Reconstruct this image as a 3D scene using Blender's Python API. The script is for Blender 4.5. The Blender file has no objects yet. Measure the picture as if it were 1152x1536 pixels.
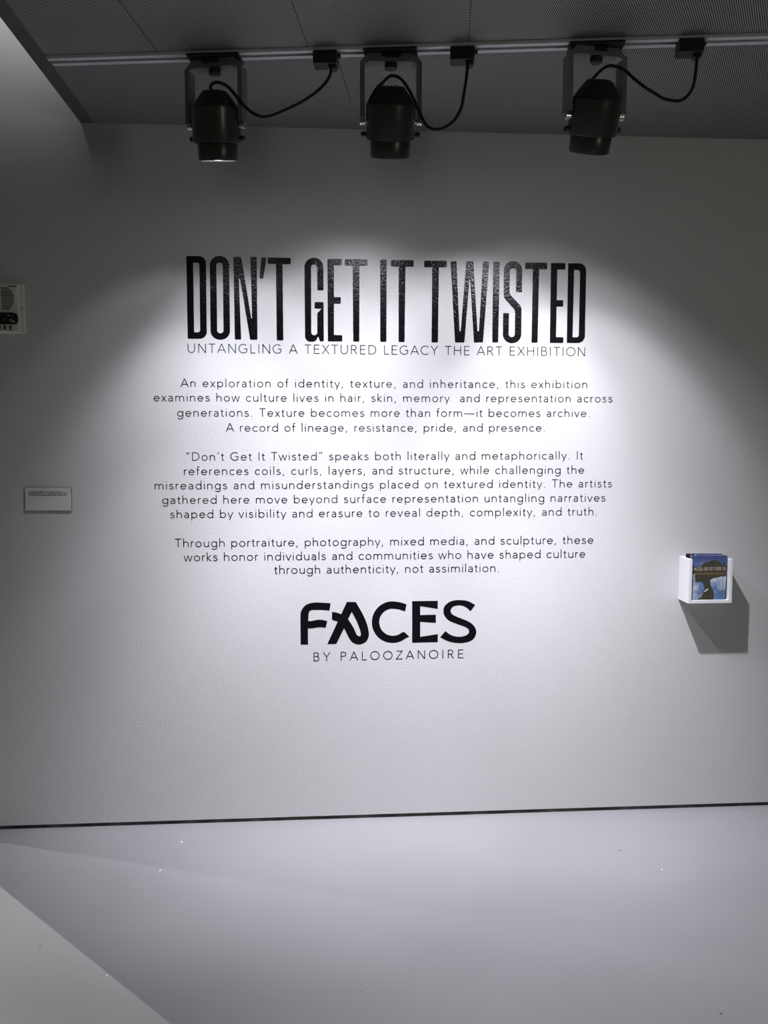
import bpy, bmesh, math, random
from mathutils import Vector, Matrix
random.seed(7)
S = bpy.context.scene
COL = S.collection
PI = math.pi

# ------------------------------------------------------------------ camera
F_PX, YAW, PITCH, ROLL, DIST, EYE = 1322.1, .0730979, .0858441, .0000476, 3.46508, 1.55
cam_d = bpy.data.cameras.new('camera')
cam_d.sensor_fit = 'HORIZONTAL'
cam_d.sensor_width = 36.0
cam_d.lens = 36.0 * F_PX / 1152.0
cam = bpy.data.objects.new('camera', cam_d)
COL.objects.link(cam)
fw = Vector((math.sin(YAW) * math.cos(PITCH), math.cos(YAW) * math.cos(PITCH), -math.sin(PITCH)))
rt = Vector((math.cos(YAW), -math.sin(YAW), 0))
up = rt.cross(fw)
cam.matrix_world = Matrix(((rt.x, up.x, -fw.x, 0), (rt.y, up.y, -fw.y, -DIST), (rt.z, up.z, -fw.z, EYE), (0, 0, 0, 1)))
S.camera = cam

# ------------------------------------------------------------------ world, exposure
S.view_settings.view_transform = 'Standard'
S.view_settings.look = 'None'
S.view_settings.gamma = 1.0
S.view_settings.use_curve_mapping = False
S.view_settings.exposure = 0.0
wd = bpy.data.worlds.new('gallery_dusk')
S.world = wd
wd.use_nodes = True
wd.node_tree.nodes['Background'].inputs['Color'].default_value = (.95, 1.0, .80, 1)
wd.node_tree.nodes['Background'].inputs['Strength'].default_value = 0.006


def light(name, kind, loc, power, color, direction=None, parent=None, **kw):
    d = bpy.data.lights.new(name, kind)
    d.energy = power
    d.color = color
    for k, v in kw.items():
        setattr(d, k, v)
    o = bpy.data.objects.new(name, d)
    COL.objects.link(o)
    o.location = loc
    if direction is not None:
        o.rotation_euler = Vector(direction).to_track_quat('-Z', 'Y').to_euler()
    if parent:
        o.parent = parent
    return o


# lamps of the neighbouring room, seen past the left end of the wall
light('next_room_lamp', 'SPOT', (-2.66, 1.23, 2.6), 285, (.93, 1.0, .92), (1.75, -2.0, -2.6), shadow_soft_size=.004, spot_size=1.5, spot_blend=.6)
light('next_room_far_lamp', 'SPOT', (-3.30, .667, 2.3), 120, (.95, .95, 1.0), (2.6, -.85, -2.3), shadow_soft_size=.012, spot_size=1.0, spot_blend=.8)
# lamp in the higher bay left of the dropped ceiling
light('upper_bay_lamp', 'SPOT', (-1.12, -.75, 3.62), 26, (.98, .98, 1.0), (0, .75, -.22), shadow_soft_size=.05, spot_size=2 * math.radians(43), spot_blend=1.0)
# area light added far behind the camera, right: housing highlights and weak fill
light('rear_fill_light', 'AREA', (4.2, -6.2, 1.25), 22, (.96, 1.0, .78), (-.6, .8, .2), shape='RECTANGLE', size=.6, size_y=2.1)

# beams of the three track spotlights (colour, narrow core, wide field)
BEAM_COL = (.91, .91, 1.0)
# each beam: watts, tilt from straight down towards the wall, turn to the right, half angle, softness of the rim
BEAMS = (
    ((3.6, 40, -16, 32, 0.45), (2.2, 40, 0, 32, 0.45), (8.4, 44, 0, 30, 0.8), (5.3, 40, 16, 32, 0.45), (5, 30, -16, 30, 1), (34.2, 30, -8, 30, 1), (51.2, 12, -8, 25, 1)),
    ((3.3, 42, -10, 38, 0.45), (5.6, 50, -10, 36, 0.8), (16.6, 34, -10, 34, 0.8), (4.3, 40, -10, 32, 0.45), (3.3, 50, 0, 36, 0.8), (7.5, 34, 18, 34, 0.45), (28.1, 30, -10, 30, 1), (47.1, 24, -10, 24, 1), (110, 12, -10, 25, 1), (53.8, -5, 18, 45, 1), (30.4, 12, 18, 25, 1)),
    ((10.5, 38, -16, 40, 0.45), (8.8, 42, -16, 38, 0.45), (3.5, 42, 0, 44, 0.45), (7.3, 38, 8, 40, 0.45), (25.3, 34, 8, 34, 0.45), (6.4, 40, 8, 32, 0.45), (28.3, 24, -16, 24, 1), (17.1, 18, -16, 34, 1), (45.5, 12, -8, 25, 1), (33.3, 30, 8, 30, 1), (22.4, 24, 8, 24, 1), (84.9, -5, 8, 45, 1), (64.2, 12, 8, 25, 1), (29.4, 5, 8, 60, 1)),
)

# ------------------------------------------------------------------ helpers


def mat(name, base, rough=.5, metal=0.0, spec=.5, emit=None, estr=0.0):
    m = bpy.data.materials.new(name)
    m.use_nodes = True
    b = m.node_tree.nodes['Principled BSDF']
    b.inputs['Base Color'].default_value = (*base, 1)
    b.inputs['Roughness'].default_value = rough
    b.inputs['Metallic'].default_value = metal
    b.inputs['Specular IOR Level'].default_value = spec
    if emit:
        b.inputs['Emission Color'].default_value = (*emit, 1)
        b.inputs['Emission Strength'].default_value = estr
    return m


def nd(m, kind, **inp):
    n = m.node_tree.nodes.new(kind)
    for k, v in inp.items():
        if k in n.inputs:
            n.inputs[k].default_value = v
        else:
            setattr(n, k, v)
    return n


def ln(m, a, b):
    m.node_tree.links.new(a, b)


def bsdf(m):
    return m.node_tree.nodes['Principled BSDF']


def bump(m, scale, strength, dist=.002, detail=3.0, stretch=None):
    tc = nd(m, 'ShaderNodeTexCoord')
    no = nd(m, 'ShaderNodeTexNoise', Scale=scale, Detail=detail, Roughness=.55)
    src = tc.outputs['Object']
    if stretch:
        mp = nd(m, 'ShaderNodeMapping')
        mp.inputs['Scale'].default_value = stretch
        ln(m, src, mp.inputs['Vector'])
        src = mp.outputs['Vector']
    ln(m, src, no.inputs['Vector'])
    bu = nd(m, 'ShaderNodeBump', Strength=strength, Distance=dist)
    ln(m, no.outputs['Fac'], bu.inputs['Height'])
    ln(m, bu.outputs['Normal'], bsdf(m).inputs['Normal'])
    return no, tc


def noise_tint(m, scale, c0, c1, lo=.35, hi=.65, detail=4.0):
    tc = nd(m, 'ShaderNodeTexCoord')
    no = nd(m, 'ShaderNodeTexNoise', Scale=scale, Detail=detail)
    ln(m, tc.outputs['Object'], no.inputs['Vector'])
    cr = nd(m, 'ShaderNodeValToRGB')
    cr.color_ramp.elements[0].position = lo
    cr.color_ramp.elements[0].color = (*c0, 1)
    cr.color_ramp.elements[1].position = hi
    cr.color_ramp.elements[1].color = (*c1, 1)
    ln(m, no.outputs['Fac'], cr.inputs['Fac'])
    ln(m, cr.outputs['Color'], bsdf(m).inputs['Base Color'])
    return cr


def link_mesh(name, me, material=None, parent=None, smooth=False):
    o = bpy.data.objects.new(name, me)
    COL.objects.link(o)
    if material:
        me.materials.clear()
        me.materials.append(material)
    if parent:
        o.parent = parent
    if smooth:
        for p in me.polygons:
            p.use_smooth = True
    return o


def obj(name, bm, material, parent=None, smooth=False, angle=None):
    me = bpy.data.meshes.new(name)
    bmesh.ops.recalc_face_normals(bm, faces=bm.faces)
    bm.to_mesh(me)
    bm.free()
    o = link_mesh(name, me, material, parent, smooth)
    if smooth and angle:
        bm2 = bmesh.new()
        bm2.from_mesh(me)
        for e in bm2.edges:
            if len(e.link_faces) == 2 and e.calc_face_angle(0) > angle:
                e.smooth = False
        bm2.to_mesh(me)
        bm2.free()
    return o


def box(bm, lo, hi, bevel=0.0, seg=2):
    r = bmesh.ops.create_cube(bm, size=1.0)
    vs = r['verts']
    for v in vs:
        v.co = Vector([lo[i] + (v.co[i] + .5) * (hi[i] - lo[i]) for i in range(3)])
    if bevel > 0:
        es = list({e for v in vs for e in v.link_edges})
        bmesh.ops.bevel(bm, geom=es, offset=bevel, segments=seg, affect='EDGES', profile=.6)
    return bm


def lathe(bm, prof, n=48, mtx=None, cap=True):
    """profile of (radius, z) turned round z"""
    rings = []
    for r, z in prof:
        if r < 1e-6:
            rings.append([bm.verts.new((0, 0, z))])
        else:
            rings.append([bm.verts.new((r * math.cos(2 * PI * i / n), r * math.sin(2 * PI * i / n), z)) for i in range(n)])
    new = [v for rg in rings for v in rg]
    for a, b in zip(rings, rings[1:]):
        for i in range(n):
            j = (i + 1) % n
            if len(a) == 1 and len(b) == 1:
                continue
            if len(a) == 1:
                bm.faces.new((a[0], b[i], b[j]))
            elif len(b) == 1:
                bm.faces.new((a[i], a[j], b[0]))
            else:
                bm.faces.new((a[i], a[j], b[j], b[i]))
    if cap:
        if len(rings[0]) > 1:
            bm.faces.new(rings[0][::-1])
        if len(rings[-1]) > 1:
            bm.faces.new(rings[-1])
    if mtx:
        bmesh.ops.transform(bm, matrix=mtx, verts=new)
    return bm


def catmull(pts, k=6, closed=False):
    P = [Vector(p) for p in pts]
    n = len(P)
    out = []
    for i in range(n if closed else n - 1):
        if closed:
            p0, p1, p2, p3 = P[i - 1], P[i], P[(i + 1) % n], P[(i + 2) % n]
        else:
            p1, p2 = P[i], P[i + 1]
            p0 = P[i - 1] if i else p1 * 2 - p2
            p3 = P[i + 2] if i + 2 < n else p2 * 2 - p1
        for j in range(k):
            t = j / k
            out.append(.5 * ((2 * p1) + (p2 - p0) * t + (2 * p0 - 5 * p1 + 4 * p2 - p3) * t * t + (3 * p1 - p0 - 3 * p2 + p3) * t ** 3))
    if not closed:
        out.append(P[-1])
    return out


def tube(bm, pts, r, n=12):
    P = [Vector(p) for p in pts]
    rings = []
    ref = Vector((0, 1, 0))
    for i, p in enumerate(P):
        t = (P[min(i + 1, len(P) - 1)] - P[max(i - 1, 0)]).normalized()
        u = ref - t * ref.dot(t)
        if u.length < .05:
            u = Vector((1, 0, 0)) - t * t.x
        u.normalize()
        w = t.cross(u)
        rings.append([bm.verts.new(p + (u * math.cos(2 * PI * j / n) + w * math.sin(2 * PI * j / n)) * r) for j in range(n)])
    for a, b in zip(rings, rings[1:]):
        for j in range(n):
            bm.faces.new((a[j], a[(j + 1) % n], b[(j + 1) % n], b[j]))
    bm.faces.new(rings[0][::-1])
    bm.faces.new(rings[-1])
    return bm


def prism(bm, pts, axis_from, axis_to):
    """closed outline given as 3-D points at axis_from, swept by (axis_to - axis_from)"""
    d = Vector(axis_to) - Vector(axis_from)
    a = [bm.verts.new(Vector(p)) for p in pts]
    b = [bm.verts.new(Vector(p) + d) for p in pts]
    n = len(pts)
    bm.faces.new(a)
    bm.faces.new(b[::-1])
    for i in range(n):
        j = (i + 1) % n
        bm.faces.new((a[i], b[i], b[j], a[j]))
    return bm


def fillet(pts):
    """(x, z, radius) corners -> rounded loop of (x, z)"""
    out = []
    n = len(pts)
    for i in range(n):
        p = Vector(pts[i][:2])
        a = Vector(pts[i - 1][:2]) - p
        b = Vector(pts[(i + 1) % n][:2]) - p
        r = pts[i][2]
        ang = a.angle(b, PI)
        if ang > 3.1 or r <= 0:
            out.append(p)
            continue
        t = min(r / math.tan(ang / 2), a.length * .495, b.length * .495)
        k = max(2, min(14, int((PI - ang) * max(2.0, r / 1.2e-3) * .55) + 1))
        p0, p1 = p + a.normalized() * t, p + b.normalized() * t
        rr = t * math.tan(ang / 2)
        c = p + (a.normalized() + b.normalized()).normalized() * (rr / math.sin(ang / 2))
        v0, v1 = p0 - c, p1 - c
        th = v0.angle_signed(v1, 0)
        for j in range(k + 1):
            s = -th * j / k
            out.append(c + Vector((v0.x * math.cos(s) - v0.y * math.sin(s), v0.x * math.sin(s) + v0.y * math.cos(s))))
    return out


def smooth_loop(pts, corner=.78):
    P = [Vector(p) for p in pts]
    n = len(P)
    cs = []
    for i in range(n):
        a, b = P[i] - P[i - 1], P[(i + 1) % n] - P[i]
        if a.angle(b, 0) > corner:
            cs.append(i)
    if not cs:
        return catmull(P, 5, True)
    out = []
    for a, b in zip(cs, cs[1:] + [cs[0] + n]):
        seg = [P[i % n] for i in range(a, b + 1)]
        if len(seg) == 2:
            out.append(seg[0])
        else:
            out += catmull(seg, 5)[:-1]
    return out


def flat_shape(name, loops, y, thick, material, parent=None):
    """filled outline with holes on a plane facing -y"""
    cu = bpy.data.curves.new(name, 'CURVE')
    cu.dimensions = '2D'
    cu.fill_mode = 'BOTH'
    cu.extrude = thick / 2
    for lp in loops:
        sp = cu.splines.new('POLY')
        sp.points.add(len(lp) - 1)
        for k, p in enumerate(lp):
            sp.points[k].co = (p[0], p[1], 0, 1)
        sp.use_cyclic_u = True
    t = bpy.data.objects.new(name, cu)
    COL.objects.link(t)
    dg = bpy.context.evaluated_depsgraph_get()
    dg.update()
    me = bpy.data.meshes.new_from_object(t.evaluated_get(dg))
    bpy.data.objects.remove(t)
    bpy.data.curves.remove(cu)
    me.transform(Matrix.Translation((0, y, 0)) @ Matrix.Rotation(PI / 2, 4, 'X'))
    me.name = name
    return link_mesh(name, me, material, parent)


def tag(o, label=None, cat=None, group=None, kind=None):
    if label:
        o['label'] = label
    if cat:
        o['category'] = cat
    if group:
        o['group'] = group
    if kind:
        o['kind'] = kind
    return o


def thing(name, loc, label, cat, group=None, rz=0.0):
    o = bpy.data.objects.new(name, None)
    COL.objects.link(o)
    o.empty_display_size = .05
    o.location = loc
    o.rotation_euler = (0, 0, rz)
    return tag(o, label, cat, group)


# ------------------------------------------------------------------ materials
M = {}
m = M['wall'] = mat('white_wall_paint', (.62, .62, .62), .42, spec=.35)
bump(m, 150, .55, .0022, 2.5, (1, 1, 1.25))
m = M['floor'] = mat('pale_grey_floor', (.40, .39, .405), .42, spec=.35)
cr = noise_tint(m, 1.1, (.285, .280, .288), (.320, .315, .324), .3, .7, 5)
# sparse dark and pale specks left on the floor
tc = nd(m, 'ShaderNodeTexCoord')
prev = cr.outputs['Color']
for sc, thr, colr, off in ((2.6, .009, (.10, .09, .09, 1), 0.0), (2.2, .007, (.9, .9, .88, 1), 3.7), (3.4, .009, (.22, .2, .2, 1), 8.1)):
    mp = nd(m, 'ShaderNodeMapping')
    mp.inputs['Location'].default_value = (off, off * .7, 0)
    mp.inputs['Scale'].default_value = (1, 1.0, 0)
    ln(m, tc.outputs['Object'], mp.inputs['Vector'])
    dn = nd(m, 'ShaderNodeTexNoise', Scale=30.0, Detail=2.0)
    ln(m, mp.outputs['Vector'], dn.inputs['Vector'])
    mix = nd(m, 'ShaderNodeMixRGB', blend_type='ADD')
    mix.inputs['Fac'].default_value = .03
    ln(m, mp.outputs['Vector'], mix.inputs['Color1'])
    ln(m, dn.outputs['Color'], mix.inputs['Color2'])
    vo = nd(m, 'ShaderNodeTexVoronoi', Scale=sc, voronoi_dimensions='2D')
    ln(m, mix.outputs['Color'], vo.inputs['Vector'])
    # size varies from cell to cell, most cells have none
    sep = nd(m, 'ShaderNodeSeparateColor')
    ln(m, vo.outputs['Color'], sep.inputs['Color'])
    sz = nd(m, 'ShaderNodeMapRange')
    for k, v in (('From Min', .55), ('From Max', 1.0), ('To Min', 0.0), ('To Max', thr * 1.6)):
        sz.inputs[k].default_value = v
    ln(m, sep.outputs['Red'], sz.inputs['Value'])
    lt = nd(m, 'ShaderNodeMath', operation='LESS_THAN')
    ln(m, vo.outputs['Distance'], lt.inputs[0])
    ln(m, sz.outputs['Result'], lt.inputs[1])
    mx = nd(m, 'ShaderNodeMixRGB')
    ln(m, lt.outputs['Value'], mx.inputs['Fac'])
    ln(m, prev, mx.inputs['Color1'])
    mx.inputs['Color2'].default_value = colr
    prev = mx.outputs['Color']
ln(m, prev, bsdf(m).inputs['Base Color'])
bump(m, 14, .05, .003, 3)

m = M['gap'] = mat('dark_base_strip', (.035, .027, .026), .6)
noise_tint(m, 9, (.014, .010, .011), (.12, .095, .09), .42, .72, 3)

# dark perforated metal ceiling: diagonal rows of holes
TRACK_A = math.atan2(-.14411, .98956)
m = M['ceiling'] = mat('dark_perforated_metal', (.07, .07, .07), .5, spec=.3)
tc = nd(m, 'ShaderNodeTexCoord')
mp = nd(m, 'ShaderNodeMapping')
mp.inputs['Rotation'].default_value = (0, 0, -TRACK_A + .38)
ln(m, tc.outputs['Object'], mp.inputs['Vector'])
sx = nd(m, 'ShaderNodeSeparateXYZ')
ln(m, mp.outputs['Vector'], sx.inputs['Vector'])
W = []
for ax in ('X', 'Y'):
    a = nd(m, 'ShaderNodeMath', operation='MULTIPLY')
    a.inputs[1].default_value = 2 * PI / (.0058 if ax == 'X' else .0145)
    ln(m, sx.outputs[ax], a.inputs[0])
    s = nd(m, 'ShaderNodeMath', operation='SINE')
    ln(m, a.outputs[0], s.inputs[0])
    W.append(s)
ad = nd(m, 'ShaderNodeMath', operation='MULTIPLY_ADD')
ln(m, W[1].outputs[0], ad.inputs[0])
ad.inputs[1].default_value = .25
ln(m, W[0].outputs[0], ad.inputs[2])
rp = nd(m, 'ShaderNodeValToRGB')
rp.color_ramp.elements[0].position = .30
rp.color_ramp.elements[0].color = (.010, .010, .011, 1)
rp.color_ramp.elements[1].position = .72
rp.color_ramp.elements[1].color = (.40, .40, .405, 1)
mr = nd(m, 'ShaderNodeMapRange')
for k, v in (('From Min', -1.35), ('From Max', 1.35)):
    mr.inputs[k].default_value = v
ln(m, ad.outputs[0], mr.inputs['Value'])
ln(m, mr.outputs['Result'], rp.inputs['Fac'])
ln(m, rp.outputs['Color'], bsdf(m).inputs['Base Color'])

m = M['ceiling_frame'] = mat('dark_painted_ceiling_edge', (.055, .056, .052), .5, spec=.3)
noise_tint(m, 6, (.085, .087, .08), (.10, .102, .095))
m = M['plaster'] = mat('white_upper_ceiling', (.75, .75, .75), .7)
noise_tint(m, 3, (.73, .73, .73), (.77, .77, .77))
m = M['rail'] = mat('brushed_grey_aluminium', (.62, .62, .66), .38, .0, spec=.5)
bump(m, 90, .05, .001, 2, (.05, 1, 1))
m = M['groove'] = mat('black_track_groove', (.012, .012, .013), .6)
noise_tint(m, 30, (.010, .010, .011), (.016, .016, .017))
m = M['black_metal'] = mat('black_powder_coat', (.040, .041, .037), .28, spec=.5)
bump(m, 900, .06, .0004, 2)
m = M['yoke'] = mat('dark_grey_powder_coat', (.13, .13, .135), .30, spec=.9)
bump(m, 900, .06, .0004, 2)
m = M['black_plastic'] = mat('black_plastic', (.018, .018, .019), .45, spec=.35)
bump(m, 500, .05, .0004, 2)
m = M['rubber'] = mat('black_rubber_cable', (.008, .008, .009), .55, spec=.3)
bump(m, 300, .05, .0004, 2)
m = M['steel'] = mat('bright_steel', (.75, .75, .74), .22, 1.0)
bump(m, 400, .03, .0003, 2)
m = M['lens'] = mat('lit_lamp_lens', (.9, .9, .9), .2, emit=(1, 1, 1), estr=12.0)
m = M['vinyl'] = mat('glossy_black_vinyl', (.0030, .0028, .0045), .20, spec=.30)
bump(m, 150, .60, .0024, 2.0, (1, 1, .8))
m = M['vinyl_thin'] = mat('black_vinyl', (.0035, .0035, .0055), .65, spec=.06)
bump(m, 190, .2, .001, 2)
m = M['white_paint'] = mat('white_holder_paint', (.82, .82, .84), .35, spec=.4)
bump(m, 60, .03, .0005, 2)
m = M['cream'] = mat('off_white_plastic', (.62, .60, .55), .4)
noise_tint(m, 12, (.74, .72, .66), (.78, .76, .70))
m = M['slot'] = mat('dark_grille_slot', (.03, .02, .017), .7)
noise_tint(m, 40, (.026, .018, .015), (.035, .024, .02))
m = M['strobe'] = mat('smoked_clear_strobe', (.02, .016, .016), .08, spec=.8)
bump(m, 60, .9, .006, 1)
m = M['red'] = mat('dark_red_print', (.05, .008, .007), .5)
noise_tint(m, 50, (.045, .007, .006), (.055, .009, .008))
m = M['card'] = mat('pale_grey_card', (.52, .52, .51), .7, spec=.2)
noise_tint(m, 20, (.66, .66, .64), (.70, .70, .68))
m = M['foam_edge'] = mat('shaded_foam_edge', (.03, .03, .03), .8)  # near-black puts the shadow at the card's edges into the foam colour
noise_tint(m, 60, (.025, .025, .025), (.04, .04, .04))
m = M['ink'] = mat('black_ink', (.012, .012, .013), .6)
noise_tint(m, 90, (.010, .010, .011), (.015, .015, .016))

# brochure cover: blue sky with clouds
m = M['sky_print'] = mat('printed_sky_cover', (.1, .2, .5), .3)
tc = nd(m, 'ShaderNodeTexCoord')
sx = nd(m, 'ShaderNodeSeparateXYZ')
ln(m, tc.outputs['Object'], sx.inputs['Vector'])
rp = nd(m, 'ShaderNodeValToRGB')
e = rp.color_ramp.elements
e[0].position, e[0].color = 0.0, (.07, .15, .34, 1)
e[1].position, e[1].color = 1.0, (.012, .022, .16, 1)
k = e.new(.45)
k.color = (.10, .19, .40, 1)
k = e.new(.8)
k.color = (.045, .09, .30, 1)
mr = nd(m, 'ShaderNodeMapRange')
mr.inputs['From Max'].default_value = .176
ln(m, sx.outputs['Z'], mr.inputs['Value'])
ln(m, mr.outputs['Result'], rp.inputs['Fac'])
no = nd(m, 'ShaderNodeTexNoise', Scale=15.0, Detail=5.0)
mp = nd(m, 'ShaderNodeMapping')
mp.inputs['Scale'].default_value = (1, 1, 1.3)
mp.inputs['Location'].default_value = (.31, 0, .12)
ln(m, tc.outputs['Object'], mp.inputs['Vector'])
ln(m, mp.outputs['Vector'], no.inputs['Vector'])
cl = nd(m, 'ShaderNodeMapRange')
for k2, v in (('From Min', .44), ('From Max', .62)):
    cl.inputs[k2].default_value = v
ln(m, no.outputs['Fac'], cl.inputs['Value'])
# no clouds in the top band of the cover
tb = nd(m, 'ShaderNodeMapRange')
for k2, v in (('From Min', .135), ('From Max', .152), ('To Min', .85), ('To Max', 0.0)):
    tb.inputs[k2].default_value = v
ln(m, sx.outputs['Z'], tb.inputs['Value'])
mu = nd(m, 'ShaderNodeMath', operation='MULTIPLY')
ln(m, cl.outputs['Result'], mu.inputs[0])
ln(m, tb.outputs['Result'], mu.inputs[1])
mx = nd(m, 'ShaderNodeMixRGB')
ln(m, mu.outputs[0], mx.inputs['Fac'])
ln(m, rp.outputs['Color'], mx.inputs['Color1'])
mx.inputs['Color2'].default_value = (.62, .68, .74, 1)
ln(m, mx.outputs['Color'], bsdf(m).inputs['Base Color'])
m = M['silhouette'] = mat('dark_olive_print', (.028, .026, .02), .35)
noise_tint(m, 40, (.022, .021, .016), (.04, .036, .026))
m = M['band'] = mat('dusk_band_print', (.07, .045, .02), .35)
tc = nd(m, 'ShaderNodeTexCoord')
sx = nd(m, 'ShaderNodeSeparateXYZ')
ln(m, tc.outputs['Object'], sx.inputs['Vector'])
mr = nd(m, 'ShaderNodeMapRange')
for k2, v in (('From Min', .093), ('From Max', .127)):
    mr.inputs[k2].default_value = v
ln(m, sx.outputs['Z'], mr.inputs['Value'])
rp = nd(m, 'ShaderNodeValToRGB')
e = rp.color_ramp.elements
e[0].position, e[0].color = 0.0, (.045, .032, .015, 1)
e[1].position, e[1].color = 1.0, (.02, .017, .014, 1)
for p_, c_ in ((.2, (.075, .05, .02, 1)), (.3, (.19, .11, .05, 1)), (.4, (.085, .05, .02, 1)), (.55, (.05, .03, .018, 1)), (.8, (.055, .035, .025, 1))):
    k = e.new(p_)
    k.color = c_
ln(m, mr.outputs['Result'], rp.inputs['Fac'])
ln(m, rp.outputs['Color'], bsdf(m).inputs['Base Color'])
m = M['print_tan'] = mat('tan_print', (.50, .42, .36), .4)
noise_tint(m, 60, (.46, .38, .33), (.54, .46, .4))
m = M['collar'] = mat('pale_collar_print', (.55, .54, .48), .4)
noise_tint(m, 60, (.5, .49, .43), (.6, .59, .53))
m = M['blue_print'] = mat('deep_blue_print', (.012, .02, .17), .3)
noise_tint(m, 25, (.010, .014, .12), (.02, .04, .24))
m = M['maroon_print'] = mat('dark_maroon_print', (.03, .012, .018), .3)
noise_tint(m, 40, (.018, .008, .014), (.08, .035, .05))
m = M['paper'] = mat('white_paper', (.75, .75, .76), .6)
noise_tint(m, 30, (.73, .73, .74), (.77, .77, .78))

# ------------------------------------------------------------------ setting
CZ = 2.713            # underside of the dropped ceiling
WALL_L = -1.527       # left end of the wall
CEIL_L = -.8785       # left edge of the dropped ceiling

bm = bmesh.new()
box(bm, (WALL_L, 0, .0155), (4.6, .16, 4.3))
box(bm, (WALL_L, .012, 0), (4.6, .16, .0155))
tag(obj('wall_back', bm, M['wall']), kind='structure')
bm = bmesh.new()
box(bm, (WALL_L + .004, .0035, .0002), (4.6, .012, .0152))
tag(obj('baseboard_back', bm, M['gap']), kind='structure')
bm = bmesh.new()
box(bm, (-5.0, -7.0, -.12), (5.0, 3.2, 0))
tag(obj('floor', bm, M['floor']), kind='structure')

bm = bmesh.new()
FW = .048             # painted edge strip left of the perforated panels
box(bm, (CEIL_L + FW, -4.6, CZ), (4.6, -.001, CZ + .05))
tag(obj('ceiling', bm, M['ceiling']), kind='structure')
bm = bmesh.new()
box(bm, (CEIL_L, -4.6, CZ - .002), (CEIL_L + FW, -.001, CZ + .055), .0015, 1)
tag(obj('trim_1', bm, M['ceiling_frame']), kind='structure')
# thin joints between the ceiling panels, square to the track
bm = bmesh.new()
ca, sa = math.cos(TRACK_A), math.sin(TRACK_A)


def ceil_pt(t, n, z):
    """t along the track, n from the track towards the camera"""
    return Vector((-.8346 + ca * t + sa * n, -.5559 + sa * t - ca * n, z))


def ceil_box(bm, t0, t1, n0, n1, z0, z1, bevel=0.0):
    pts = [ceil_pt(t0, n0, z0), ceil_pt(t1, n0, z0), ceil_pt(t1, n1, z0), ceil_pt(t0, n1, z0)]
    return prism(bm, pts, (0, 0, z0), (0, 0, z1))


for t0, n0, n1 in ((.90, -.42, -.03), (.82, .03, .5), (1.30, .03, 2.0), (.36, .03, 2.0)):
    ceil_box(bm, t0, t0 + .0022, n0, n1, CZ - .0006, CZ + .001)
tag(obj('trim_2', bm, M['groove']), kind='structure')

bm = bmesh.new()
box(bm, (-5.0, -7.0, 4.3), (5.0, 3.2, 4.4))
tag(obj('ceiling', bm, M['plaster']), kind='structure')
bm = bmesh.new()
box(bm, (-5.1, -7.0, 0), (-5.0, 3.2, 4.3))
tag(obj('wall_left', bm, M['wall']), kind='structure')

# ------------------------------------------------------------------ stroke lettering


def arc(cx, cy, rx, ry, a0, a1, n=None):
    n = n or max(6, int(abs(a1 - a0) / 11))
    return [(cx + rx * math.cos(math.radians(a0 + (a1 - a0) * i / n)), cy + ry * math.sin(math.radians(a0 + (a1 - a0) * i / n))) for i in range(n + 1)]


def sm(*p):
    return [(v.x, v.y) for v in catmull([Vector((a, b)) for a, b in p], 5)]


def dot(x, y, s=66):
    return [(x - s / 2, y), (x + s / 2, y), s]


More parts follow.
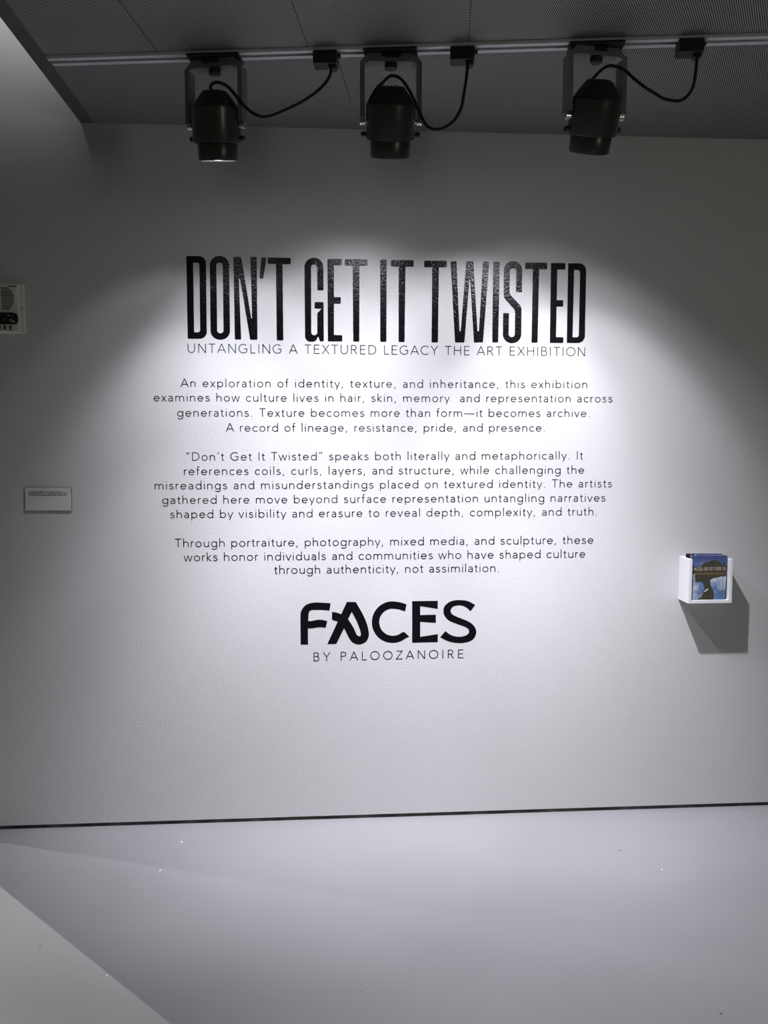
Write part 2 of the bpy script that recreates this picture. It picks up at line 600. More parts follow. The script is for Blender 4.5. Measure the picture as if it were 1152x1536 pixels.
B, X, CP, AS = 26, 442, 682, 725
GL = {
    'a': (500, [sm((98, 392), (165, 432), (240, 442), (330, 425), (385, 370), (400, 290)) + [(400, 0)], sm((400, 262), (300, 262), (190, 248), (110, 208), (84, 140), (112, 66), (200, 26), (300, 46), (372, 100), (400, 180))]),
    'b': (585, [[(82, 0), (82, AS)], arc(296, 234, 214, 208, 0, 360)]),
    'c': (490, [arc(285, 234, 213, 208, 42, 318)]),
    'd': (585, [[(502, 0), (502, AS)], arc(288, 234, 214, 208, 0, 360)]),
    'e': (570, [[(80, 244)] + arc(285, 236, 211, 206, 2, 322)]),
    'f': (300, [[(128, 0), (128, 580)] + sm((130, 600), (150, 665), (200, 702), (275, 702)), [(30, X), (262, X)]]),
    'g': (585, [[(502, 468), (502, 20)] + sm((502, -10), (475, -110), (390, -178), (280, -190), (170, -170), (92, -112)), arc(288, 236, 214, 206, 0, 360)]),
    'h': (540, [[(82, 0), (82, AS)], sm((82, 262), (108, 362), (178, 424), (265, 442), (362, 420), (430, 350), (446, 262)) + [(446, 0)]]),
    'i': (190, [[(95, 0), (95, 468)], dot(95, 640)]),
    'k': (450, [[(82, 0), (82, AS)], [(385, 468), (95, 250), (410, 0)]]),
    'l': (190, [[(95, 0), (95, AS)]]),
    'm': (840, [[(82, 0), (82, 468)], sm((82, 270), (105, 362), (165, 424), (240, 442), (325, 424), (385, 360), (400, 275)) + [(400, 0)], sm((400, 270), (425, 362), (490, 424), (570, 442), (655, 424), (725, 360), (742, 275)) + [(742, 0)]]),
    'n': (540, [[(82, 0), (82, 468)], sm((82, 262), (108, 362), (178, 424), (265, 442), (362, 420), (430, 350), (446, 262)) + [(446, 0)]]),
    'o': (580, [arc(290, 234, 216, 208, 0, 360)]),
    'p': (585, [[(82, -200), (82, 468)], arc(296, 234, 214, 208, 0, 360)]),
    'r': (310, [[(82, 0), (82, 468)], sm((82, 262), (105, 362), (165, 425), (235, 444), (290, 436))]),
    's': (430, [sm((342, 388), (285, 430), (205, 442), (125, 420), (88, 358), (112, 296), (190, 260), (270, 236), (340, 196), (362, 130), (328, 62), (255, 30), (195, 26), (115, 46), (62, 102))]),
    't': (310, [[(138, 605), (138, 130)] + sm((140, 110), (158, 50), (205, 26), (280, 34)), [(30, X), (270, X)]]),
    'u': (540, [[(458, 0), (458, 468)], [(94, 468)] + sm((94, 206), (110, 118), (178, 48), (275, 26), (362, 44), (432, 106), (458, 206))]),
    'v': (460, [[(25, 468), (230, 10), (435, 468)]]),
    'w': (700, [[(25, 468), (185, 10), (350, 458), (515, 10), (675, 468)]]),
    'x': (440, [[(45, 468), (395, 0)], [(395, 468), (45, 0)]]),
    'y': (460, [[(25, 468), (236, 20)], [(435, 468), (150, -196)]]),
    'A': (670, [[(22, 0), (335, 708)], [(335, 708), (648, 0)], [(118, 232), (552, 232)]]),
    'B': (580, [[(95, 0), (95, 708)], [(95, CP), (290, CP)] + arc(300, 532, 150, 150, 90, -90) + [(95, 382)], [(95, 382), (310, 382)] + arc(320, 204, 178, 178, 90, -90) + [(95, B)]]),
    'C': (700, [arc(392, 354, 340, 328, 44, 316)]),
    'D': (710, [[(95, 0), (95, 708)], [(95, CP), (290, CP)] + arc(310, 354, 328, 328, 90, -90) + [(95, B)]]),
    'E': (550, [[(95, 0), (95, 708)], [(95, CP), (490, CP)], [(95, 366), (462, 366)], [(95, B), (500, B)]]),
    'G': (760, [arc(392, 354, 340, 328, 48, 312) + [(650, 140), (664, 340), (430, 340)]]),
    'H': (690, [[(95, 0), (95, 708)], [(595, 0), (595, 708)], [(95, 372), (595, 372)]]),
    'I': (220, [[(110, 0), (110, 708)]]),
    'L': (480, [[(95, 0), (95, 708)], [(95, B), (440, B)]]),
    'N': (710, [[(95, 0), (95, 708)], [(95, 708), (615, 0)], [(615, 0), (615, 708)]]),
    'O': (800, [arc(400, 354, 345, 330, 0, 360)]),
    'P': (550, [[(95, 0), (95, 708)], [(95, CP), (290, CP)] + arc(300, 516, 166, 166, 90, -90) + [(95, 350)]]),
    'R': (590, [[(95, 0), (95, 708)], [(95, CP), (290, CP)] + arc(300, 516, 166, 166, 90, -90) + [(95, 350)], [(285, 350), (520, 0)]]),
    'T': (570, [[(30, CP), (540, CP)], [(285, 0), (285, CP)]]),
    'U': (690, [[(95, 708), (95, 270)] + arc(345, 270, 250, 244, 180, 360) + [(595, 708)]]),
    'X': (620, [[(50, 708), (575, 0)], [(565, 708), (45, 0)]]),
    'Y': (590, [[(30, 708), (295, 318)], [(560, 708), (295, 318)], [(295, 318), (295, 0)]]),
    'Z': (580, [[(60, CP), (510, CP), (50, B), (535, B)]]),
    'F': (520, [[(95, 0), (95, 708)], [(95, CP), (470, CP)], [(95, 366), (440, 366)]]),
    'W': (960, [[(30, 708), (255, 0), (480, 708), (705, 0), (930, 708)]]),
    'S': (540, [sm((440, 590), (370, 660), (260, 682), (150, 650), (100, 560), (140, 450), (260, 390), (380, 330), (445, 240), (430, 110), (340, 40), (220, 26), (120, 60), (60, 140))]),
    ',': (270, [[(120, 70), (72, -110)]]),
    '.': (270, [dot(120, 34, 70)]),
    ':': (270, [dot(120, 34, 70), dot(120, 380, 70)]),
    "'": (220, [[(110, 708), (110, 520)]]),
    '\u2019': (230, [[(150, 715), (88, 540)]]),
    '\u201c': (390, [[(150, 715), (88, 540)], [(300, 715), (238, 540)]]),
    '\u201d': (390, [[(150, 715), (88, 540)], [(300, 715), (238, 540)]]),
    '\u2014': (960, [[(20, 262), (940, 262)]]),
    ' ': (290, []),
}


def ribbon(bm, pts, w, fn, y):
    P = [Vector(p) for p in pts]
    Q = [P[0]]
    for p in P[1:]:
        if (p - Q[-1]).length > .5:
            Q.append(p)
    closed = (Q[0] - Q[-1]).length < 1 and len(Q) > 4
    if closed:
        Q.pop()
    n = len(Q)
    L, R = [], []
    for i in range(n):
        a = Q[i] - Q[i - 1] if (i or closed) else None
        b = Q[(i + 1) % n] - Q[i] if (i < n - 1 or closed) else None
        d0 = (a or b).normalized()
        d1 = (b or a).normalized()
        n0, n1 = Vector((-d0.y, d0.x)), Vector((-d1.y, d1.x))
        mm = (n0 + n1)
        if mm.length < .2:
            mm = n0
        mm.normalize()
        k = min(w / 2 / max(.25, mm.dot(n0)), w * 1.3)
        L.append(Q[i] + mm * k)
        R.append(Q[i] - mm * k)
    vl = [bm.verts.new((*fn(p)[:1], y, fn(p)[1])) for p in L]
    vr = [bm.verts.new((*fn(p)[:1], y, fn(p)[1])) for p in R]
    for i in range(n if closed else n - 1):
        j = (i + 1) % n
        f = bm.faces.new((vl[i], vr[i], vr[j], vl[j]))
        f.normal_update()
        if f.normal.y > 0:
            f.normal_flip()


def stroke_text(name, text, x0, x1, z0, z1, cap, y, material, parent=None, weight=56, hscale=1.0, words=False):
    s = cap / 708.0
    sx_ = s * hscale

    def ink(ch):
        xs = [p[0] for st in GL[ch][1] for p in (st if len(st) != 3 or not isinstance(st[2], (int, float)) else st[:2])]
        return min(xs) - weight / 2, max(xs) + weight / 2
    adv = [GL[c][0] * sx_ for c in text]
    lead = ink(text[0])[0] * sx_
    tail = adv[-1] - ink(text[-1])[1] * sx_
    track = ((x1 - x0) - (sum(adv) - lead - tail)) / (len(text) - 1)
    x = x0 - lead
    k = 0
    groups = [[]]
    for ch, a in zip(text, adv):
        if ch == ' ' and words:
            groups.append([])
        else:
            groups[-1].append((ch, x))
        x += a + track
    made = []
    for g in groups:
        if not g:
            continue
        bm = bmesh.new()
        for ch, x in g:
            def fn(p, x=x):
                X_ = x + p[0] * sx_
                return (X_, z0 + (z1 - z0) * (X_ - x0) / (x1 - x0) + p[1] * s)
            for st in GL[ch][1]:
                k = (k + 1) % 4
                if len(st) == 3 and isinstance(st[2], (int, float)):
                    ribbon(bm, st[:2], st[2], fn, y - k * .00004)
                else:
                    ribbon(bm, st, weight, fn, y - k * .00004)
        me = bpy.data.meshes.new(name)
        bm.to_mesh(me)
        bm.free()
        made.append(link_mesh(name, me, material, parent))
    return made


HEADLINE = [["D",[[[-4991,22317,25],[-4255,22328,267],[-4273,19222,267],[-4998,19216,25]],[[-4741,22073,16],[-4506,22076,90],[-4521,19464,90],[-4750,19462,16]]]],["O",[[[-4110,22330,349],[-3384,22341,349],[-3392,19189,349],[-4132,19183,349]],[[-3871,22085,107],[-3628,22088,107],[-3637,19432,115],[-3875,19430,115]]]],["N",[[[-3219,22312,33],[-2924,22316,41],[-2575,20001,12],[-2544,20002,12],[-2577,22321,33],[-2340,22325,33],[-2347,19197,33],[-2625,19195,33],[-2983,21500,12],[-3030,21500,12],[-2967,19200,33],[-3213,19199,33]]]],["'",[[[-2163,22312,41],[-1965,22307,41],[-2105,21500,41],[-2247,21513,41]]]],["T",[[[-1925,22307,41],[-1045,22304,41],[-1052,22062,41],[-1361,22065,12],[-1358,19181,33],[-1609,19187,33],[-1611,22070,12],[-1924,22065,41]]]],["G",[[[-525,22316,369],[201,22326,369],[202,21096,33],[-38,21093,33],[-40,22068,111],[-271,22065,111],[-282,19388,115],[-50,19390,115],[-44,20235,98],[125,20395,12],[-147,20405,25],[-145,20650,33],[199,20653,33],[202,19154,41],[53,19152,49],[-18,19359,16],[-107,19143,180],[-521,19140,308]]]],["E",[[[357,22285,33],[913,22293,33],[912,22050,33],[607,22045,12],[601,20847,12],[866,20850,33],[857,20597,33],[600,20594,12],[594,19408,12],[917,19398,33],[916,19159,33],[359,19155,33]]]],["T",[[[1017,22287,41],[1900,22291,41],[1900,22047,41],[1590,22043,12],[1575,19156,33],[1340,19154,33],[1325,22039,12],[1024,22035,41]]]],["I",[[[2391,22291,33],[2641,22294,33],[2630,19156,33],[2390,19154,33]]]],["T",[[[2803,22277,41],[3689,22285,41],[3689,22040,41],[3369,22036,12],[3342,19154,33],[3106,19152,33],[3110,22032,12],[2803,22036,41]]]],["T",[[[4098,22275,41],[4985,22280,41],[4978,22034,41],[4673,22030,12],[4651,19148,33],[4401,19146,33],[4416,22026,12],[4099,22022,41]]]],["W",[[[5132,22266,33],[5360,22269,33],[5498,19588,12],[5548,19589,12],[5744,22275,33],[6022,22279,33],[6207,19595,12],[6268,19595,12],[6399,22268,33],[6646,22272,33],[6429,19161,33],[6074,19158,33],[5906,21553,8],[5873,21553,8],[5695,19155,33],[5325,19153,33]]]],["I",[[[6802,22274,33],[7064,22278,33],[7034,19166,33],[6798,19164,33]]]],["S",[[[7718,21116,33],[7718,22036,115],[7471,22032,115],[7458,21053,246],[7944,20556,287],[7955,19144,353],[7216,19139,353],[7219,20308,33],[7451,20310,33],[7446,19379,115],[7694,19381,115],[7690,20413,205],[7229,20910,287],[7221,22296,353],[7946,22306,353],[7958,21119,33]]]],["T",[[[8058,22260,41],[8947,22264,41],[8943,22012,41],[8628,22008,12],[8605,19169,33],[8363,19168,33],[8375,22012,12],[8069,22012,41]]]],["E",[[[9092,22258,33],[9669,22258,33],[9665,22010,33],[9350,22006,12],[9345,20825,12],[9607,20828,33],[9608,20578,33],[9345,20575,12],[9344,19394,12],[9641,19388,33],[9637,19165,33],[9097,19161,33]]]],["D",[[[9778,22252,25],[10502,22262,287],[10505,19172,287],[9779,19166,25]],[[10020,21999,16],[10261,22002,98],[10257,19393,98],[10006,19391,16]]]]]
LOGO = [["F",[[[-787,7236],[-785,8357],[-759,8566],[-654,8757],[-482,8869],[-241,8918],[33,8914],[412,8885],[359,8592],[32,8624],[-243,8628],[-381,8603],[-457,8509],[-487,8185],[-350,8182],[-177,8215],[29,8226],[277,8173],[213,7900],[27,7924],[-145,7920],[-317,7888],[-496,7891],[-494,7231]]]],["A",[[[272,7238],[691,8145],[460,8219],[462,8534],[651,8503],[830,8438],[1053,8925],[1413,8920],[1688,8425],[1861,8000],[1930,7647],[1895,7436],[1790,7290],[1564,7202],[1356,7244],[1183,7395],[942,7874],[628,7239]],[[1252,8530],[1099,8234],[1306,7904],[1437,7613],[1513,7534],[1582,7533],[1610,7617],[1566,7829],[1445,8148]]]],["C",[[[3444,8796],[3172,8885],[2854,8927],[2681,8905],[2518,8847],[2371,8757],[2246,8636],[2149,8492],[2084,8331],[2054,8158],[2059,7982],[2101,7811],[2177,7651],[2284,7510],[2418,7395],[2571,7309],[2739,7258],[2913,7242],[3086,7264],[3250,7322],[3398,7413],[3558,7486],[3355,7676],[3246,7653],[3151,7589],[3045,7548],[2932,7529],[2818,7535],[2707,7565],[2604,7618],[2514,7691],[2440,7780],[2387,7883],[2355,7995],[2347,8111],[2363,8225],[2402,8333],[2463,8430],[2542,8511],[2637,8575],[2743,8616],[2855,8635],[3137,8600],[3381,8512]]]],["E",[[[3667,8923],[4698,8923],[4700,8599],[3992,8722],[3993,8355],[4624,8360],[4626,8027],[3994,8087],[3996,7471],[4705,7566],[4707,7246],[3671,7236]]]],["S",[[[6215,8740],[6027,8480],[5871,8628],[5694,8712],[5518,8728],[5325,8682],[5231,8566],[5231,8460],[5309,8353],[5521,8244],[5840,8115],[6088,7969],[6231,7789],[6268,7611],[6199,7398],[6023,7259],[5776,7199],[5529,7189],[5211,7244],[4964,7348],[4805,7440],[5014,7688],[5209,7539],[5421,7461],[5668,7450],[5880,7510],[5978,7615],[5966,7740],[5806,7849],[5488,7971],[5170,8107],[4993,8287],[4929,8482],[4973,8694],[5165,8867],[5411,8935],[5657,8938],[5939,8885]]]]]
TEXT = [["sub","UNTANGLING A TEXTURED LEGACY THE ART EXHIBITION",[-5005,10521,18684,18653,353]],["p1","An exploration of identity, texture, and inheritance, this exhibition",[-5310,10633,17380,17394,323]],["p1","examines how culture lives in hair, skin, memory  and representation across",[-6331,11669,16828,16839,323]],["p1","generations. Texture becomes more than form\u2014it becomes archive.",[-5449,10775,16249,16258,324]],["p1","A record of lineage, resistance, pride, and presence.",[-3609,8960,15673,15677,326]],["p2","\u201cDon\u2019t Get It Twisted\u201d speaks both literally and metaphorically. It",[-5142,10529,14549,14575,327]],["p2","references coils, curls, layers, and structure, while challenging the",[-5239,10576,13992,13999,328]],["p2","misreadings and misunderstandings placed on textured identity. The artists",[-6370,11730,13437,13448,328]],["p2","gathered here move beyond surface representation untangling narratives",[-6092,11474,12876,12879,329]],["p2","shaped by visibility and erasure to reveal depth, complexity, and truth.",[-5801,11146,12316,12321,330]],["p3","Through portraiture, photography, mixed media, and sculpture, these",[-5652,11016,11178,11170,338]],["p3","works honor individuals and communities who have shaped culture",[-5314,10692,10624,10606,339]],["p3","through authenticity, not assimilation.",[-1813,7176,10083,10066,342]],["by","BY PALOOZANOIRE",[-280,5768,6554,6568,352]]]
CABLES = [[[-3219,-6659,26004],[-3166,-6667,26115],[-2987,-6693,26159],[-2708,-6734,26039],[-2457,-6770,25763],[-2106,-6821,25362],[-1854,-6858,25183],[-1600,-6895,25113],[-1295,-6940,25169],[-887,-6999,25330],[-431,-7065,25538],[-26,-7124,25795],[277,-7169,26078],[404,-7187,26316],[440,-7192,26557]],[[1577,-7358,25430],[1736,-7381,25790],[1953,-7413,26014],[2150,-7441,26181],[2307,-7464,26195],[2503,-7493,26094],[2700,-7521,25841],[2898,-7550,25453],[3056,-7573,25104],[3214,-7596,24792],[3451,-7631,24633],[3764,-7676,24664],[4076,-7722,24886],[4269,-7750,25225],[4344,-7761,25605],[4418,-7772,26097],[4472,-7779,26589]],[[7753,-8257,25518],[8006,-8294,25852],[8258,-8331,26142],[8470,-8362,26285],[8685,-8393,26291],[8988,-8437,26164],[9250,-8475,25923],[9556,-8520,25681],[9860,-8564,25482],[10120,-8602,25327],[10378,-8640,25269],[10591,-8671,25272],[10800,-8701,25414],[10941,-8721,25686],[10993,-8729,26064],[11022,-8733,26526]]]
PLUGS = [[268, -6899, 27130], [4337, -7471, 27130], [10898, -8482, 27130]]
U = 1e-4
TH = .0006
# the headline: seventeen vinyl letters
hd = thing('headline_lettering', (0, 0, 0), "large condensed black vinyl headline DON'T GET IT TWISTED across the white wall", 'lettering')
for ch, loops in HEADLINE:
    flat_shape('apostrophe' if ch == "'" else 'letter', [fillet([(a * U, b * U, r * U) for a, b, r in lp]) for lp in loops], -TH / 2 - .0001, TH, M['vinyl'], hd)
lg = thing('logo_lettering', (0, 0, 0), 'bold black FACES logo in vinyl below the wall text', 'logo')
for ch, loops in LOGO:
    flat_shape('letter', [smooth_loop([(a * U, b * U) for a, b in lp]) for lp in loops], -TH / 2 - .0001, TH, M['vinyl_thin'], lg)
par = {}
PLAB = {'p1': 'first paragraph of small black wall text, four lines beginning An exploration of identity',
        'p2': 'middle paragraph of small black wall text, five lines beginning with the quoted exhibition title',
        'p3': 'last paragraph of small black wall text, three lines beginning Through portraiture'}
for key, txt, (xa, xb, za, zb, cap) in TEXT:
    a = (xa * U, xb * U, za * U, zb * U, cap * U)
    if key in ('sub', 'by'):
        nm, lab = {'sub': ('subtitle_lettering', 'thin black capitals subtitle directly under the big headline'),
                   'by': ('byline_lettering', 'thin black widely spaced capitals BY PALOOZANOIRE under the FACES logo')}[key]
        stroke_text('word_lettering', txt, *a, -.0005, M['vinyl_thin'], thing(nm, (0, 0, 0), lab, 'lettering'), weight=62 if key == 'sub' else 66, words=True)
    else:
        if key not in par:
            par[key] = thing('wall_paragraph', (0, 0, 0), PLAB[key], 'lettering', 'paragraphs of the wall text')
        stroke_text('word_lettering', txt, *a, -.0005, M['vinyl_thin'], par[key], weight=72, words=True)

# ------------------------------------------------------------------ lighting track
tr = thing('lighting_track', ceil_pt(0, 0, CZ), 'long pale grey metal lighting track along the dark ceiling above the spotlights', 'track')
inv = Matrix.Translation(-tr.location)


def track_part(name, t0, t1, n0, n1, z0, z1, m_):
    bm = bmesh.new()
    ceil_box(bm, t0, t1, n0, n1, z0, z1)
    bmesh.ops.transform(bm, matrix=inv, verts=bm.verts)
    return obj(name, bm, m_, tr)


TL = .012
track_part('groove', TL, 4.6, -.0085, .0085, CZ - .003, CZ - .0005, M['groove'])
track_part('rail', TL, 4.6, .0085, .028, CZ - .010, CZ - .0005, M['rail'])
track_part('rail', TL, 4.6, -.028, -.0085, CZ - .010, CZ - .0005, M['rail'])

# ------------------------------------------------------------------ track spotlights


def spotlight(loc, rz, tilt, roll, drop, label, cable, plug, beams):
    """loc: point on the track above the lamp; the lamp looks towards +y and down"""
    t = thing('track_spotlight', loc, label, 'spotlight', 'black spotlights on the ceiling track', rz)
    g = TRACK_A - rz
    # mounting plate lies along the track
    bm = bmesh.new()
    box(bm, (-.080, -.040, -.020), (.080, .040, -.011), .002, 1)
    box(bm, (-.032, -.024, -.034), (.032, .024, -.020), .002, 1)
    o = obj('mount_plate', bm, M['black_plastic'], t)
    o.rotation_euler = (0, 0, g)
    # yoke: flat strap bent into a U with chamfered corners
    hw_, w2, zt, ch, zb = .093, .013, -.021, .026, -drop + .006
    out_ = [(-hw_, zb), (-hw_, zt - ch), (-hw_ + ch, zt), (hw_ - ch, zt), (hw_, zt - ch), (hw_, zb)]
    th = .0145
    inn_ = [(hw_ - th, zb), (hw_ - th, zt - ch - .004), (hw_ - ch - .004, zt - .024), (-hw_ + ch + .004, zt - .024), (-hw_ + th, zt - ch - .004), (-hw_ + th, zb)]
    bm = bmesh.new()
    a = [bm.verts.new((x, -w2 - .008, z)) for x, z in out_]
    b = [bm.verts.new((x, -w2 - .008, z)) for x, z in inn_]
    c_ = [bm.verts.new((x, w2 + .008, z)) for x, z in out_]
    d_ = [bm.verts.new((x, w2 + .008, z)) for x, z in inn_]
    n = 6
    for i in range(n - 1):
        j = i + 1
        k0, k1 = n - 1 - i, n - 2 - i
        bm.faces.new((a[i], a[j], b[k1], b[k0]))
        bm.faces.new((c_[i], d_[k0], d_[k1], c_[j]))
        bm.faces.new((a[i], c_[i], c_[j], a[j]))
        bm.faces.new((b[k0], b[k1], d_[k1], d_[k0]))
    bm.faces.new((a[0], b[n - 1], d_[n - 1], c_[0]))
    bm.faces.new((a[n - 1], c_[n - 1], d_[0], b[0]))
    obj('yoke', bm, M['yoke'], t)
    bm = bmesh.new()
    lathe(bm, [(.014, -.064), (.0185, -.062), (.0185, -.048), (.016, -.0455)], 24, Matrix.Translation((0, -.006, 0)))
    obj('yoke_nut', bm, M['black_plastic'], t, True, .6)
    # lamp body, turned about the pivot
    mb = Matrix.Translation((0, 0, -drop)) @ Matrix.Rotation(roll, 4, 'Y') @ Matrix.Rotation(tilt, 4, 'X')
    bm = bmesh.new()
    lathe(bm, [(.066, .0515), (.0725, .051), (.0745, .049), (.0745, -.046), (.073, -.049), (.060, -.0495)], 64, mb)
    obj('lamp_housing', bm, M['black_metal'], t, True, .5)
    bm = bmesh.new()
    lathe(bm, [(.030, .0965), (.037, .096), (.040, .0935), (.056, .072), (.0665, .0545), (.0665, .0505)], 64, mb)
    o = obj('rear_cap', bm, M['black_plastic'], t, True, .5)
    bm = bmesh.new()
    # fins across the back of the cap
    for k in range(-2, 3):
        box(bm, (k * .011 - .0015, -.026, .092), (k * .011 + .0015, .026, .0995))
    bmesh.ops.transform(bm, matrix=mb, verts=bm.verts)
    obj('cooling_fins', bm, M['black_plastic'], t)
    bm = bmesh.new()
    lathe(bm, [(.0605, -.049), (.0620, -.052), (.0605, -.097), (.0590, -.100), (.0545, -.100), (.0535, -.092), (.0535, -.060)], 64, mb, False)
    obj('front_ring', bm, M['black_metal'], t, True, .5)
    bm = bmesh.new()
    lathe(bm, [(.0536, -.0945), (.030, -.0965), (.0, -.0970)], 48, mb, False)
    obj('lens', bm, M['lens'], t, True)
    for s in (-1, 1):
        ax = mb @ Matrix.Rotation(s * PI / 2, 4, 'Y')
        bm = bmesh.new()
        lathe(bm, [(.0060, .068), (.0060, .0785), (.0110, .079), (.0110, .0840), (.0085, .0845), (.0085, .0868), (.0110, .0873), (.0110, .0925), (.0095, .0935)], 20, ax)
        obj('pivot_bolt', bm, M['steel'], t, True, .5)
        bm = bmesh.new()
        lathe(bm, [(.005, .066), (.005, .076), (.0080, .077), (.0080, .088), (.0065, .090)], 20, mb @ Matrix.Translation((0, 0, -.036)) @ Matrix.Rotation(s * PI / 2, 4, 'Y'))
        obj('locking_knob', bm, M['black_plastic'], t, True, .5)
    # cable and its plug in the track
    wi = (Matrix.Translation(loc) @ Matrix.Rotation(rz, 4, 'Z')).inverted()
    pts = [wi @ (Vector(p) * U) for p in cable]
    cap_top = mb @ Vector((0, -.012, .095))
    pts = [cap_top] + pts
    bm = bmesh.new()
    tube(bm, catmull(pts, 6), .0046)
    obj('cable', bm, M['rubber'], t, True)
    pl = Vector(plug) * U
    bm = bmesh.new()
    box(bm, (-.036, -.026, -.050), (.036, .026, -.0112), .003, 2)
    box(bm, (.010, -.018, -.062), (.032, .018, -.048), .003, 1)
    box(bm, (.036, -.008, -.026), (.046, .008, -.016), .002, 1)
    o = obj('track_plug', bm, M['black_plastic'], t)
    lo = wi @ pl
    o.location = lo
    o.rotation_euler = (0, 0, g)
    # the beam
    lp = mb @ Vector((0, 0, -.112))
    w3 = Matrix.Rotation(rz, 3, 'Z').inverted()
    for pw, tl_, sd, ha, bl in beams:
        dr = Vector((math.tan(D2R(sd)), math.sin(D2R(tl_)), -math.cos(D2R(tl_))))
        light('beam', 'SPOT', lp, pw, BEAM_COL, w3 @ dr, t, shadow_soft_size=.02, spot_size=2 * D2R(ha), spot_blend=bl)
    return t


def on_track(t):
    return ceil_pt(t, 0, CZ)


D2R = math.radians


def tx(x):
    return (x + .8346) / ca


spotlight(on_track(tx(-.309)), -.30, D2R(14.0), D2R(3), .213, 'black track spotlight at the left, cable sagging in a long low curve to its plug', CABLES[0], PLUGS[0], BEAMS[0])
spotlight(on_track(tx(.222)), -.04, D2R(23), D2R(0), .213, 'black track spotlight in the middle, cable looping over its cap and hanging deep beside it', CABLES[1], PLUGS[1], BEAMS[1])
spotlight(on_track(tx(.824)), .15, D2R(25), D2R(-3), .213, 'black track spotlight at the right, its body leaning to the left', CABLES[2], PLUGS[2], BEAMS[2])

# ------------------------------------------------------------------ fire alarm
fa = thing('fire_alarm', (-1.1865, 0, 2.027), 'off-white wall alarm with round slotted speaker and smoked strobe, marked FIRE', 'alarm')
bm = bmesh.new()
box(bm, (-.086, -.012, -.092), (.086, 0, .092), .005, 2)
o = obj('back_plate', bm, M['cream'], fa)
bm = bmesh.new()
box(bm, (-.066, -.020, -.088), (.066, -.011, .088), .004, 3)
obj('alarm_housing', bm, M['cream'], fa)
bm = bmesh.new()
GC, GR, GV = (.002, .036), .050, .038
for k in range(12):
    z = GC[1] - GV + 2 * GV * k / 11
    w_ = math.sqrt(max(0, GR ** 2 - (z - GC[1]) ** 2))
    box(bm, (GC[0] - w_, -.0206, z - .0018), (GC[0] + w_, -.0195, z + .0018))
obj('speaker_grille', bm, M['slot'], fa)
bm = bmesh.new()
box(bm, (GC[0] - .002, -.0215, GC[1] - GV - .004), (GC[0] + .002, -.0200, GC[1] + GV + .004))
obj('grille_bar', bm, M['cream'], fa)
bm = bmesh.new()
pts = [(-.060, -.022), (-.045, -.0165), (.045, -.0165), (.062, -.021), (.0660, -.032), (.0660, -.054), (.058, -.060), (-.055, -.061), (-.062, -.056)]
prism(bm, [(x, -.019, z) for x, z in pts], (0, -.019, 0), (0, -.034, 0))
bmesh.ops.bevel(bm, geom=[e for e in bm.edges], offset=.004, segments=2, affect='EDGES')
obj('strobe_lens', bm, M['strobe'], fa)
for x, z, s_, a_ in ((.034, -.028, .005, .4), (.040, -.044, .006, -.5), (.050, -.050, .008, .2), (.018, -.043, .004, .9), (.046, -.030, .004, 1.2)):  # small bright steel facets set in as glints of the strobe
    bm = bmesh.new()
    bmesh.ops.create_icosphere(bm, subdivisions=1, radius=1, matrix=Matrix.Translation((x, -.0338, z)) @ Matrix.Rotation(a_, 4, 'Y') @ Matrix.Diagonal((s_, .0018, s_ * .45, 1)))
    obj('strobe_glint', bm, M['steel'], fa)
bm = bmesh.new()
box(bm, (.033, -.0208, .0785), (.063, -.0195, .0822))
obj('maker_mark', bm, M['ink'], fa)
stroke_text('fire_lettering', 'FIRE', -.0250, .043, -.0805, -.0805, .0160, -.0206, M['red'], fa, weight=190)
bm = bmesh.new()
lathe(bm, [(.004, 0), (.004, .002), (.002, .003)], 12, Matrix.Translation((.075, -.012, 0)) @ Matrix.Rotation(PI / 2, 4, 'X'))
obj('screw', bm, M['steel'], fa, True, .5)

# ------------------------------------------------------------------ wall label card
wl = thing('wall_label', (-1.038, 0, 1.309), 'small pale grey label card with three lines of tiny print below the fire alarm', 'label')
wl.rotation_euler = (0, D2R(.6), 0)
bm = bmesh.new()
box(bm, (-.086, -.0075, -.0435), (.086, -.006, .0435))
obj('card_face', bm, M['card'], wl)
bm = bmesh.new()
box(bm, (-.0865, -.006, -.0440), (.0865, 0, .0440))
obj('foam_backing', bm, M['foam_edge'], wl)
rnd = random.Random(3)
for k, (z, x1) in enumerate(((.0265, .054), (.0198, .073), (.0131, .066))):
    bm = bmesh.new()
    x = -.073
    while x < x1:
        w_ = min(rnd.choice((.004, .007, .010, .013, .016)), x1 - x)
        q = x
        while q < x + w_:
            h_ = rnd.choice((.0032, .0032, .0042))
            box(bm, (q, -.0078, z), (min(q + rnd.uniform(.0010, .0016), x + w_), -.0074, z + h_))
            q += rnd.uniform(.0017, .0024)
        if w_ > .0015:
            box(bm, (x, -.00785, z + .0003), (x + w_, -.0074, z + .0014))
        x += w_ + .0026
    obj('text_line', bm, M['ink'], wl)

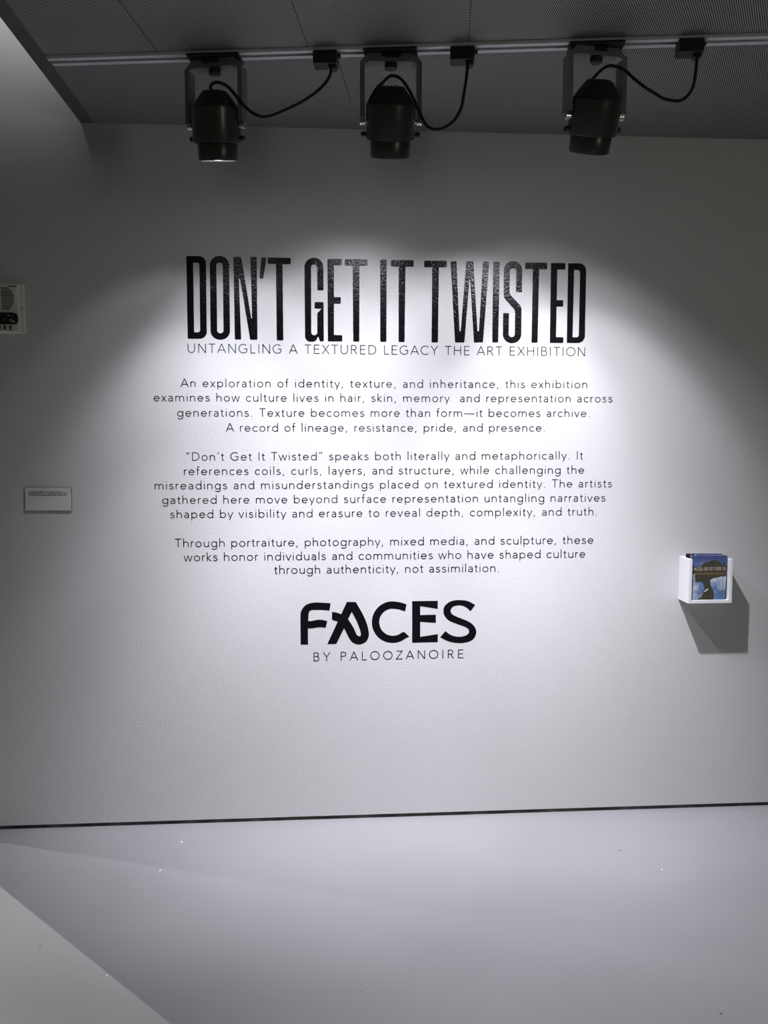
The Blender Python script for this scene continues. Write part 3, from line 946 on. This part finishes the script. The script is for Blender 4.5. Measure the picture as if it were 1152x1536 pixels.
# ------------------------------------------------------------------ brochure holder
BX0, BX1, BZ0, BZ1, BP = 1.4600, 1.6390, .8860, 1.0630, .100
bt, bs = .0125, .0132
bh = thing('brochure_holder', ((BX0 + BX1) / 2, 0, BZ0), 'white open-fronted brochure holder box mounted on the wall at the right', 'holder')
hx = (BX1 - BX0) / 2
H = BZ1 - BZ0
for nm, lo, hi in (('back_panel', (-hx + bs, -.006, bt), (hx - bs, 0, H)), ('bottom_panel', (-hx + bs, -BP, 0), (hx - bs, 0, bt)),):
    bm = bmesh.new()
    box(bm, lo, hi, .0006, 1)
    obj(nm, bm, M['white_paint'], bh)
for s in (-1, 1):
    bm = bmesh.new()
    x0, x1 = (-hx, -hx + bs) if s < 0 else (hx - bs, hx)
    box(bm, (x0, -BP, 0), (x1, 0, H), .0008, 1)
    obj('side_panel', bm, M['white_paint'], bh)

BW, BH_ = .128, .176


def brochure(loc, lean, roll, yaw, cover, label, thick=.0022):
    loc = (loc[0], loc[1], loc[2] + BW * math.sin(max(roll, 0)))
    t = thing('brochure', loc, label, 'brochure', 'brochures in the white wall holder')
    t.rotation_euler = (lean, roll, yaw)
    bm = bmesh.new()
    box(bm, (0, 0, 0), (BW, thick, BH_))
    obj('pages', bm, M['paper'], t)
    bm = bmesh.new()
    box(bm, (0, -.0004, 0), (BW, -.00002, BH_))
    obj('cover', bm, cover, t)
    return t


bx = BX0 + bs + .0005
fz = BZ0 + bt
sc_ = BW / 665.0


def cov(u, v):
    """cover picture coordinates (150..815, 180..1190) -> cover metres"""
    return (min(max((u - 150) * sc_, .0002), BW - .0002), min(max(BH_ * (1190 - v) / 1010.0, .0002), BH_ - .0002))


SIL = [(345, 425), (365, 385), (395, 350), (450, 330), (530, 318), (590, 282), (660, 278), (720, 300), (780, 345), (800, 425), (815, 425), (815, 650), (760, 672), (650, 692), (560, 735), (556, 830), (590, 920), (630, 1010), (640, 1100), (640, 1190), (305, 1190), (330, 1110), (380, 1040), (400, 980), (440, 940), (425, 900), (405, 830), (370, 782), (270, 786), (240, 770), (230, 738), (238, 716), (220, 694), (232, 672), (216, 648), (240, 604), (240, 590), (150, 590), (150, 425)]


def cover_picture(t):
    flat_shape('profile_print', [[cov(u, v) for u, v in SIL]], -.0005, .0002, M['silhouette'], t)
    flat_shape('dusk_band_print', [[cov(u, v) for u, v in ((150, 432), (815, 432), (815, 600), (700, 622), (240, 605), (150, 600))]], -.0007, .0002, M['band'], t)
    flat_shape('collar_print', [[cov(u, v) for u, v in ((405, 1010), (500, 930), (525, 955), (470, 1000), (420, 1020))]], -.0007, .0002, M['collar'], t)
    flat_shape('collar_print', [[cov(u, v) for u, v in ((318, 1140), (395, 1030), (405, 1040), (345, 1140))]], -.0007, .0002, M['collar'], t)
    xa, za = cov(162, 515)
    xb, _ = cov(395, 515)
    stroke_text('cover_title', 'FACES:', xa, xb, za, za, .0120, -.00085, M['print_tan'], t, weight=110)
    xa, _ = cov(412, 0)
    xb, _ = cov(792, 0)
    stroke_text('cover_title', "DON'T GET IT TWISTED", xa, xb, za, za, .0120, -.00085, M['print_tan'], t, weight=120, hscale=.42, words=True)


fb = brochure((bx + .0010, -.0900, fz + .001), D2R(-1.5), D2R(0), 0, M['sky_print'], 'front brochure in the white holder, cover showing a dark head in profile against clouds')
cover_picture(fb)
sb = brochure((bx + .0130, -.0850, fz + .0006), D2R(-1.6), D2R(2.7), D2R(-1), M['sky_print'], 'second brochure in the holder, tilted out past the edge of the front one')
cover_picture(sb)
brochure((bx + .0120, -.0780, fz + .001), D2R(-1.8), D2R(3.0), 0, M['blue_print'], 'tilted deep blue brochure in the holder right behind the two picture covers')
brochure((bx + .006, -.0700, fz + .001), D2R(-3), D2R(1.0), 0, M['maroon_print'], 'brochure in the middle of the holder, dark maroon top edge showing behind the blue ones')
brochure((bx + .017, -.0520, fz + .003), D2R(-4), D2R(1.2), 0, M['blue_print'], 'tallest deep blue brochure, its top rising behind the others in the holder')
brochure((bx + .004, -.0330, fz + .001), D2R(-5), D2R(.5), 0, M['maroon_print'], 'rearmost brochure, leaning on the back panel of the white holder')
